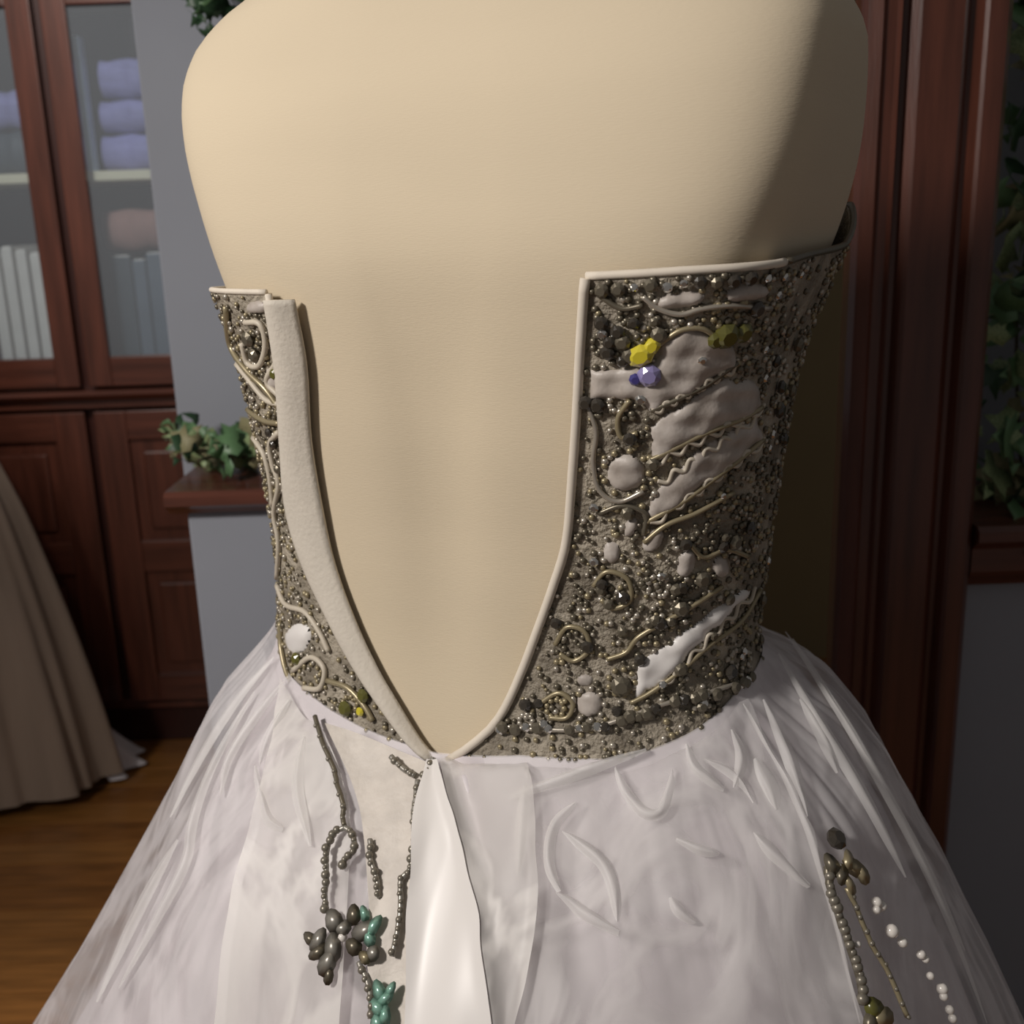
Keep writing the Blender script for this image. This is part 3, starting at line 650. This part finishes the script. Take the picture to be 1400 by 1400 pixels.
def gem(x, y, kind, s, rot=0.0):
    if kind == 'crystal': s = s*0.72
    p, nn = onb(x, y, 0.0035)
    if p is None: return
    nm = 'pearl' if kind == 'pearl' else 'rhinestone'
    o = ob(nm, PEARL if kind == 'pearl' else GEMS[kind], None); stand(o, p, nn, s, rot)
    return o
yl = gem(877, 483, 'yellow', (0.0095, 0.0075, 0.008), 0.5); yl['label'] = 'yellow faceted stone'
y2 = gem(892, 470, 'yellow', (0.005, 0.0075, 0.006), -0.6); y2['label'] = 'yellow faceted stone'
for (x, y, k, s_) in [(888, 510, 'lilac', .008), (870, 516, 'indigo', .0045), (958, 490, 'crystal', .0042), (876, 544, 'crystal', .005), (1040, 516, 'crystal', .0045), (1050, 593, 'crystal', .0048), (1046, 612, 'crystal', .004),
                      (813, 692, 'crystal', .005), (1044, 766, 'crystal', .005), (813, 766, 'crystal', .005), (903, 786, 'silver' if False else 'crystal', .0045), (960, 960, 'crystal', .0055), (686, 996, 'crystal', .0055), (1012, 890, 'crystal', .0045),
                      (803, 549, 'jet', .0055), (862, 598, 'jet', .005), (990, 456, 'olive', .009), (1012, 452, 'olive', .007), (976, 462, 'olive', .006), (824, 440, 'jet', .005), (846, 452, 'jet', .005), (868, 440, 'jet', .004), (832, 480, 'jet', .005), (852, 492, 'jet', .004),
                      (824, 797, 'jet', .0045), (852, 815, 'jet', .005), (762, 850, 'jet', .0045), (804, 882, 'jet', .005), (850, 936, 'gun', .008), (995, 918, 'jet', .006), (905, 934, 'crystal', .0045), (745, 988, 'crystal', .005), (720, 962, 'jet', .005), (738, 960, 'jet', .004),
                      (1030, 420, 'jet', .006), (1085, 470, 'gun', .006), (1060, 560, 'jet', .006), (1066, 600, 'jet', .005), (1020, 720, 'jet', .005), (1000, 740, 'gun', .006), (958, 790, 'gun', .006), (930, 830, 'gun', .006), (410, 900, 'olive', .006), (476, 968, 'olive', .007), (496, 972, 'yellow', .004), (500, 950, 'olive', .006), (344, 462, 'gun', .0065), (352, 484, 'gun', .006), (380, 510, 'olive', .005), (372, 590, 'jet', .004), (378, 606, 'jet', .004), (384, 640, 'gun', .004)]:
    gem(x, y, k, s_, random.uniform(0, 3))
for i in range(26):       # row of stones along the waist seam
    t_ = i/25; Q = catmull([(690, 996), (780, 1000), (850, 986), (920, 962), (1000, 944), (1024, 926)], 6); q = Q[int(t_*(len(Q)-1))]
    gem(q[0]+random.uniform(-2, 2), q[1]-random.uniform(0, 6), random.choice(['crystal', 'gun', 'gun', 'jet']), random.uniform(.0038, .0055), random.uniform(0, 3))
for i in range(13): gem(825+i*22, 396-i*1.9+random.uniform(-2, 2), 'crystal' if i > 9 else random.choice(['gun', 'crystal', 'jet']), random.uniform(.0036, .005), random.uniform(0, 3))
for i in range(70):
    x = random.uniform(815, 1080); y = random.uniform(400, 985)
    if any(inpoly(np.array([x]), np.array([y]), P)[0] for P in SAT): continue
    p, nn = hit(bv_bod, x, y)
    if p is None: continue
    gem(x, y, random.choices(['gun', 'jet', 'crystal', 'pearl'], [5, 3, 1.5, 0])[0], random.uniform(.0032, .0055), random.uniform(0, 3))

# ------------------------------------------------------------------ skirt
SK = np.array([[0.99, 0.2018, 0.0037], [0.97, 0.2134, 0.0013], [0.95, 0.233, 0.0037], [0.93, 0.2514, 0.0044], [0.91, 0.2688, 0.0056], [0.89, 0.2858, 0.0056], [0.87, 0.3009, 0.0074], [0.85, 0.3136, 0.0069], [0.83, 0.326, 0.0069], [0.81, 0.3384, 0.0069], [0.79, 0.3513, 0.0064], [0.77, 0.3626, 0.0051], [0.75, 0.374, 0.0037], [0.73, 0.3856, 0.0025], [0.71, 0.3974, 0.0014], [0.69, 0.4086, -0.0003], [0.67, 0.4199, -0.0022], [0.65, 0.4312, -0.004], [0.63, 0.4426, -0.0059], [0.61, 0.4537, -0.0083], [0.59, 0.4654, -0.0103], [0.57, 0.4781, -0.0131], [0.55, 0.4901, -0.0151], [0.53, 0.5022, -0.0172], [0.51, 0.5145, -0.0193], [0.49, 0.5261, -0.022], [0.47, 0.5385, -0.0241], [0.45, 0.5521, -0.0273], [0.43, 0.5642, -0.0288], [0.41, 0.5708, -0.0251]])[::-1]     # ascending z: z, r, cx
def skirt(name, m, scale, drop, amp, seedv, creases=(), flo=0.02, dens=(620, 130), rows=330, bulge=1.0):
    # denser angular sampling on the camera side
    a1 = np.linspace(-1.9, 1.9, dens[0]); a2 = np.linspace(1.9, 2*np.pi-1.9, dens[1]+2)[1:-1]
    th = np.concatenate([a1, a2]); th2 = np.mod(th, 2*np.pi)
    tt = np.linspace(0, 1, rows)**1.35
    zs0 = zseam(th2)+0.004-drop
    Z = zs0[None, :]+(flo-zs0[None, :])*tt[:, None]; T = np.broadcast_to(th, Z.shape)
    r = np.interp(Z, SK[:, 0], SK[:, 1]); r = np.where(Z < SK[0, 0], SK[0, 1]+(SK[0, 0]-Z)*0.10, r)
    cx = np.interp(Z, SK[:, 0], SK[:, 2])
    r = r*scale
    d = (zs0[None, :]-Z)                               # drop below seam
    g = np.random.default_rng(seedv); fold = np.zeros_like(Z); gather = np.zeros_like(Z)
    for k, am in ((7, 1.0), (11, .8), (17, .6), (23, .5)):
        fold += am*np.sin(k*T+g.uniform(0, 6.28)+1.2*np.sin(3*T+g.uniform(0, 6))+g.uniform(-1, 1)*d*4)
    for k, am in ((41, .8), (67, .6), (97, .5)):
        gather += am*np.abs(np.sin(k*0.5*T+g.uniform(0, 6.28)+0.9*np.sin(5*T+d*9)))
    body = surf(T, np.maximum(Z, BODY[0, 0]), 0.008)
    s_, c_ = np.sin(T), np.cos(T)
    dep = 0.9-0.16*np.clip(c_, 0, 1)
    rr = r+amp*fold*np.clip(d/0.25, 0, 1)+0.004*gather*np.exp(-((d-0.05)/0.07)**2)
    lx = rr*s_; lv = rr*c_*dep
    ringp = np.stack([cx+lx*cP*1-lv*sP, CY-lx*sP-lv*cP, Z], -1)
    wid = 0.05+0.13*np.clip(c_, 0, 1)**1.0
    k = np.clip(d/wid, 0, 1); k = 1-(1-k)**2.0; k = k[..., None]
    P = body*(1-k)+ringp*k; P[..., 2] = Z
    if creases or True:
        x, y = proj(P); front = (c_ > -0.3)
        nrm = np.stack([s_*cP-c_*sP, -s_*sP-c_*cP, 0.35+0*s_], -1); nrm /= np.linalg.norm(nrm, axis=-1)[..., None]
        disp = np.zeros_like(x)
        for pts_, h, wdt in creases:
            q = catmull(pts_, 5); dd = segdist(x, y, q); disp += np.where(front, h*np.exp(-(dd/wdt)**2), 0)
        P = P+nrm*disp[..., None]
    return nmesh(name, P.reshape(-1, 3), grid_quads(rows, len(th), True)), P
CR = [([(700, 1092), (760, 1072), (820, 1050), (885, 1028)], .006, 7), ([(842, 1050), (858, 1088), (880, 1112), (902, 1116), (914, 1090), (922, 1056)], .006, 6), ([(940, 1020), (950, 1052), (972, 1072), (990, 1082)], .005, 6),
      ([(770, 1140), (800, 1160), (828, 1186), (840, 1220), (845, 1262)], .006, 6), ([(764, 1222), (800, 1250), (846, 1276)], .006, 6), ([(766, 1222), (752, 1180), (760, 1130), (790, 1100)], .004, 8), ([(1032, 1140), (1060, 1176), (1102, 1212)], .005, 7),
      ([(720, 1080), (716, 1140), (712, 1200)], .005, 10), ([(925, 1150), (960, 1165), (985, 1170)], .004, 7), ([(918, 1230), (930, 1250), (950, 1262)], .004, 7), ([(860, 1010), (900, 996), (950, 986)], .005, 7), ([(1000, 1000), (1012, 1040), (1004, 1080)], .005, 8),
      ([(396, 930), (350, 990), (318, 1040), (306, 1090)], .006, 7), ([(352, 950), (300, 1040), (268, 1130), (262, 1180), (216, 1268), (170, 1350)], .007, 8), ([(352, 1050), (362, 1090), (372, 1124), (392, 1136)], .006, 7), ([(400, 960), (372, 1010), (358, 1050)], .005, 7),
      ([(330, 1180), (322, 1240), (312, 1300), (304, 1400)], -.004, 5), ([(392, 1140), (390, 1240), (388, 1400)], -.003, 5), ([(1060, 900), (1120, 1000), (1180, 1100), (1230, 1200)], .006, 9), ([(1080, 880), (1150, 990), (1200, 1080), (1260, 1190), (1310, 1300)], .005, 8), ([(1040, 960), (1080, 1050), (1100, 1120)], .005, 10)]
CRO = [(a, b*0.35, c) for a, b, c in CR]
CR2 = [([(600, 1058), (622, 1120), (646, 1190), (664, 1290), (676, 1400), (680, 1480)], -.012, 12), ([(640, 1060), (662, 1140), (688, 1240), (700, 1400)], .010, 20), ([(560, 1060), (556, 1180), (560, 1290), (556, 1420)], .008, 14), ([(500, 1020), (520, 1120), (530, 1240)], -.006, 12),
       ([(430, 1000), (420, 1150), (400, 1400)], .005, 25), ([(1020, 1000), (1100, 1160), (1160, 1400)], -.008, 12)]
me_u, PU = skirt('underskirt', MT['underskirt'], 0.90, 0.0, 0.007, 3, CR2, flo=0.03, dens=(520, 110), rows=240)
und = part('underskirt', me_u, MT['underskirt'], dress)
me_o, PO = skirt('organza_overlay', MT['organza'], 1.0, -0.001, 0.0035, 5, CRO, flo=0.02)
org = part('organza_overlay', me_o, MT['organza'], dress)
V_ = PO.reshape(-1, 3); q_ = grid_quads(PO.shape[0], PO.shape[1], True)
bv_sk = BVHTree.FromPolygons(V_.tolist(), q_.tolist())
def onsk(x, y, h=0.002):
    p, nn = hit(bv_sk, x, y)
    if p is None: return None, None
    if nn@(CAM-p) < 0: nn = -nn
    return p+nn*h, nn
# second organza panel lapped over the first on the right of the opening, its free edge running down to the vine
def sk_panel(name, lft, rgt, top, h0, lift=0.004, nc=90, nr=190, ybot=2500):
    ext = lambda c: list(c)+[(c[-1][0]+(c[-1][0]-c[-2][0])/(c[-1][1]-c[-2][1])*(ybot-c[-1][1])*0.8, ybot)]
    lft, rgt = catmull(ext(lft), 8), catmull(ext(rgt), 8); V = []; last = None
    u = np.linspace(0, 1, nc); tp = np.interp(u, [k/(len(top)-1) for k in range(len(top))], top)
    for i in range(nr):
        for k in range(nc):
            y = tp[k]+(ybot-tp[k])*(i/(nr-1))**1.5
            xl = np.interp(y, lft[:, 1], lft[:, 0]); xr_ = np.interp(y, rgt[:, 1], rgt[:, 0]); x = xl+(xr_-xl)*u[k]
            p, nn = hit(bv_sk, x, y)
            if p is None: p, nn = hit(bv_bod, x, y)
            if p is None: V.append(last); continue
            if nn@(CAM-p) < 0: nn = -nn
            e = math.exp(-(min(u[k], 1-u[k])*abs(xr_-xl)/9)**2)
            last = p+nn*(h0+lift*e+0.0025*math.sin(x*0.035+y*0.012)*min(1, (y-tp[k])/60)); V.append(last)
    V = np.array(V).reshape(nr, nc, 3)
    for it in range(10):
        W = V.copy(); W[1:-1] = (V[:-2]+2*V[1:-1]+V[2:])/4; W[:, 1:-1] = (W[:, :-2]+2*W[:, 1:-1]+W[:, 2:])/4; V = W
    return nmesh(name, V.reshape(-1, 3), grid_quads(nr, nc))
RE = [(1010, 950), (1036, 1000), (1072, 1070), (1110, 1160), (1140, 1280), (1168, 1392), (1190, 1480)]
part('organza_panel', sk_panel('organza_panel', [(612, 1030), (640, 1150), (668, 1270), (682, 1400), (690, 1480)], RE, [1040, 1018, 1012, 1008, 1000, 988, 976, 960], 0.004), MT['organza2'], dress)
part('organza_panel', sk_panel('organza_panel', [(606, 1030), (634, 1150), (664, 1270), (680, 1400), (688, 1480)], [(720, 1010), (732, 1080), (742, 1180), (736, 1280), (716, 1380), (696, 1480)], [1046, 1024, 1016, 1012], 0.007, nc=40), MT['organza3'], dress)
part('organza_panel', sk_panel('organza_panel', [(390, 930), (372, 1040), (345, 1150), (316, 1290), (296, 1480)], [(440, 985), (470, 1060), (484, 1150), (478, 1300), (470, 1480)], [930, 960, 985, 992], 0.003, nc=40), MT['organza3'], dress)
# satin placket closing the skirt below the opening
part('placket_flap', sk_panel('placket_flap', [(594, 1040), (578, 1120), (570, 1200), (564, 1300), (560, 1480)], [(606, 1040), (622, 1100), (644, 1180), (666, 1280), (680, 1390), (688, 1480)], [1046, 1046], 0.009, 0.003, nc=30), MT['satin'], dress)
part('placket_flap', sk_panel('placket_flap', [(448, 990), (490, 1090), (506, 1180), (510, 1290), (512, 1480)], [(560, 1008), (590, 1052), (582, 1130), (574, 1200), (566, 1300), (562, 1480)], [992, 1000, 1012, 1030, 1046], 0.004, 0.002, nc=30), MT['lacepanel'], dress)
# raised folds of doubled organza
def fold_ribbon(pts, wpx, h=0.006):
    Q = catmull(pts, 8); T = np.gradient(Q, axis=0); T /= np.linalg.norm(T, axis=1)[:, None]+1e-9; N2 = np.stack([-T[:, 1], T[:, 0]], 1); V = []; n_ = len(Q)
    prof = np.linspace(-1, 1, 9)
    for i, q in enumerate(Q):
        tap = math.sin(math.pi*min(1, max(0, (i+.3)/(n_-.4))))**0.55
        for v in prof:
            x, y = q+N2[i]*v*wpx*tap
            p, nn = onsk(x, y, 0.0)
            if p is None: p, nn = onb(x, y, 0.0)
            if p is None: V.append(V[-1] if V else np.zeros(3)); continue
            V.append(p+nn*(0.005+h*tap*(1-abs(v))**1.4))
    V = np.array(V).reshape(n_, 9, 3)
    for it in range(8): V[1:-1] = (V[:-2]+2*V[1:-1]+V[2:])/4
    V = V.reshape(-1, 3)
    part('organza_fold', nmesh('organza_fold', V, grid_quads(n_, 9)), MT['foldorg'], dress)
for pts_, h_, w_ in CR:
    if h_ > 0: fold_ribbon(pts_, w_*0.8, 0.004)
for pts_, w_ in [([(1070, 870), (1110, 930), (1160, 1010), (1210, 1100), (1256, 1190), (1300, 1290), (1340, 1400)], 5), ([(1012, 965), (1040, 1010), (1076, 1080), (1112, 1165), (1142, 1282), (1170, 1396)], 5), ([(640, 1010), (680, 1006), (720, 1030), (724, 1070)], 8), ([(380, 900), (330, 960), (280, 1040), (240, 1120)], 6),
                 ([(1090, 960), (1120, 1010), (1140, 1060)], 10), ([(1030, 1040), (1050, 1080), (1060, 1110)], 12), ([(250, 1150), (200, 1240), (140, 1370)], 8), ([(420, 1010), (410, 1080), (430, 1160)], 9), ([(960, 1040), (1000, 1060), (1030, 1100)], 7)]:
    fold_ribbon(pts_, w_, 0.003)

# ------------------------------------------------------------------ embroidery on the skirt
def strand(pts, r=0.0018, m='greymetal', bead_every=7.0, bm=('gun',), br=(0.0022, 0.0032)):
    Q = catmull(pts, 10); out = []; last = None
    for q in Q:
        p, nn = onsk(q[0], q[1], 0.0085)
        if p is None: continue
        out.append(p)
    e = sub('vine_strand', tube('vine_strand', out, r, 6), MT[m], org)
    acc = 0
    for i in range(1, len(Q)):
        acc += np.hypot(*(Q[i]-Q[i-1]))
        if acc > bead_every:
            acc = 0; p, nn = onsk(Q[i][0]+random.uniform(-1.5, 1.5), Q[i][1], 0.0095)
            if p is None: continue
            o = ob('bead', DARK, None); stand(o, p, nn, random.uniform(*br), 0, org)
strand([(438, 984), (448, 1020), (464, 1060), (474, 1100), (478, 1134)], .0020, 'gun', 14, br=(.0018, .0026))
strand([(478, 1136), (464, 1146), (456, 1170), (454, 1200), (452, 1232), (456, 1250)], .0020, 'greymetal', 8, br=(.002, .0036))
strand([(478, 1136), (490, 1146), (492, 1166), (480, 1180), (475, 1192)], .0022, 'greymetal', 7, br=(.0022, .0038))
strand([(512, 1152), (514, 1180), (520, 1206), (522, 1230)], .0020, 'greymetal', 9)
strand([(576, 1072), (574, 1110), (574, 1150), (568, 1190), (556, 1208), (554, 1240), (550, 1280), (544, 1310)], .0022, 'greymetal', 9, br=(.002, .0034))
strand([(500, 1318), (510, 1340), (515, 1370), (514, 1392)], .0022, 'greymetal', 10)
strand([(540, 1040), (556, 1056), (572, 1066)], .0024, 'greymetal', 9)
strand([(600, 1042), (594, 1056), (584, 1068)], .0026, 'greymetal', 9)
strand([(1124, 1186), (1134, 1230), (1148, 1280), (1164, 1330), (1170, 1372)], .0030, 'gun', 9, br=(.0026, .0042))
strand([(1144, 1216), (1172, 1280), (1200, 1330), (1226, 1390)], .0018, 'champ', 14, br=(.0016, .0022))
def petal(x, y, kind, s, rot, name='petal', h=0.010):
    p, nn = onsk(x, y, h)
    if p is None: return
    o = ob(name, PET[kind], None); stand(o, p, nn, s, rot, org)
for (x, y, k, sx, sy, rot) in [(466, 1262, 'greymetal', .010, .012, .9), (446, 1288, 'greymetal', .009, .012, -.2), (434, 1286, 'gun', .006, .009, 1.2), (446, 1304, 'gun', .008, .011, 2.4), (464, 1298, 'greymetal', .010, .014, .3), (458, 1316, 'greymetal', .010, .014, -.2), (460, 1334, 'gun', .006, .009, .2), (478, 1272, 'greymetal', .008, .010, 2.0), (492, 1254, 'gun', .008, .010, .4), (490, 1296, 'gun', .008, .009, 1.0),
                               (508, 1276, 'greymetal', .010, .014, -.9), (522, 1272, 'mint', .008, .013, -.3), (516, 1286, 'mint', .007, .010, 1.2), (520, 1306, 'greymetal', .008, .008, .5), (510, 1312, 'champ', .006, .008, 1.4), (504, 1252, 'mint', .005, .008, .5),
                               (528, 1356, 'mint', .007, .011, .7), (536, 1366, 'mint', .007, .010, -.8), (526, 1378, 'mint', .008, .011, 1.1), (536, 1388, 'mint', .007, .010, .2), (526, 1398, 'mint', .008, .010, .5), (544, 1354, 'mint', .005, .008, -.3),
                               (1126, 1186, 'gun', .008, .011, .2), (1142, 1182, 'champ', .009, .012, 1.5), (1156, 1184, 'champ', .008, .012, .8), (1166, 1194, 'champ', .007, .010, .2), (1136, 1200, 'gun', .008, .010, 2.2), (1144, 1212, 'champ', .007, .010, .1), (1182, 1376, 'olive', .010, .012, .5), (1192, 1388, 'champ', .010, .012, 1.4), (1178, 1394, 'gun', .009, .012, 2.4)]:
    petal(x, y, k, (sx, sy*0.8, sy), rot)
for (x, y, s_) in [(476, 1284, .005), (468, 1280, .004), (1134, 1188, .0045), (1162, 1290, .0035), (1158, 1300, .003), (1186, 1234, .0055), (1192, 1240, .005), (1186, 1244, .0045), (1206, 1274, .0068), (1220, 1290, .0052), (1246, 1306, .0048), (1252, 1312, .004), (1258, 1334, .004), (1274, 1352, .0058), (1276, 1362, .0045), (1284, 1380, .0045), (1288, 1392, .0045)]:
    p, nn = onsk(x, y, 0.008)
    if p is not None:
        o = ob('pearl', PEARL, None); stand(o, p, nn, s_*0.72, 0, org)
p, nn = onsk(1132, 1153, 0.009)
o = ob('rhinestone', GEMS['jet'], None); stand(o, p, nn, .008, 0, org)
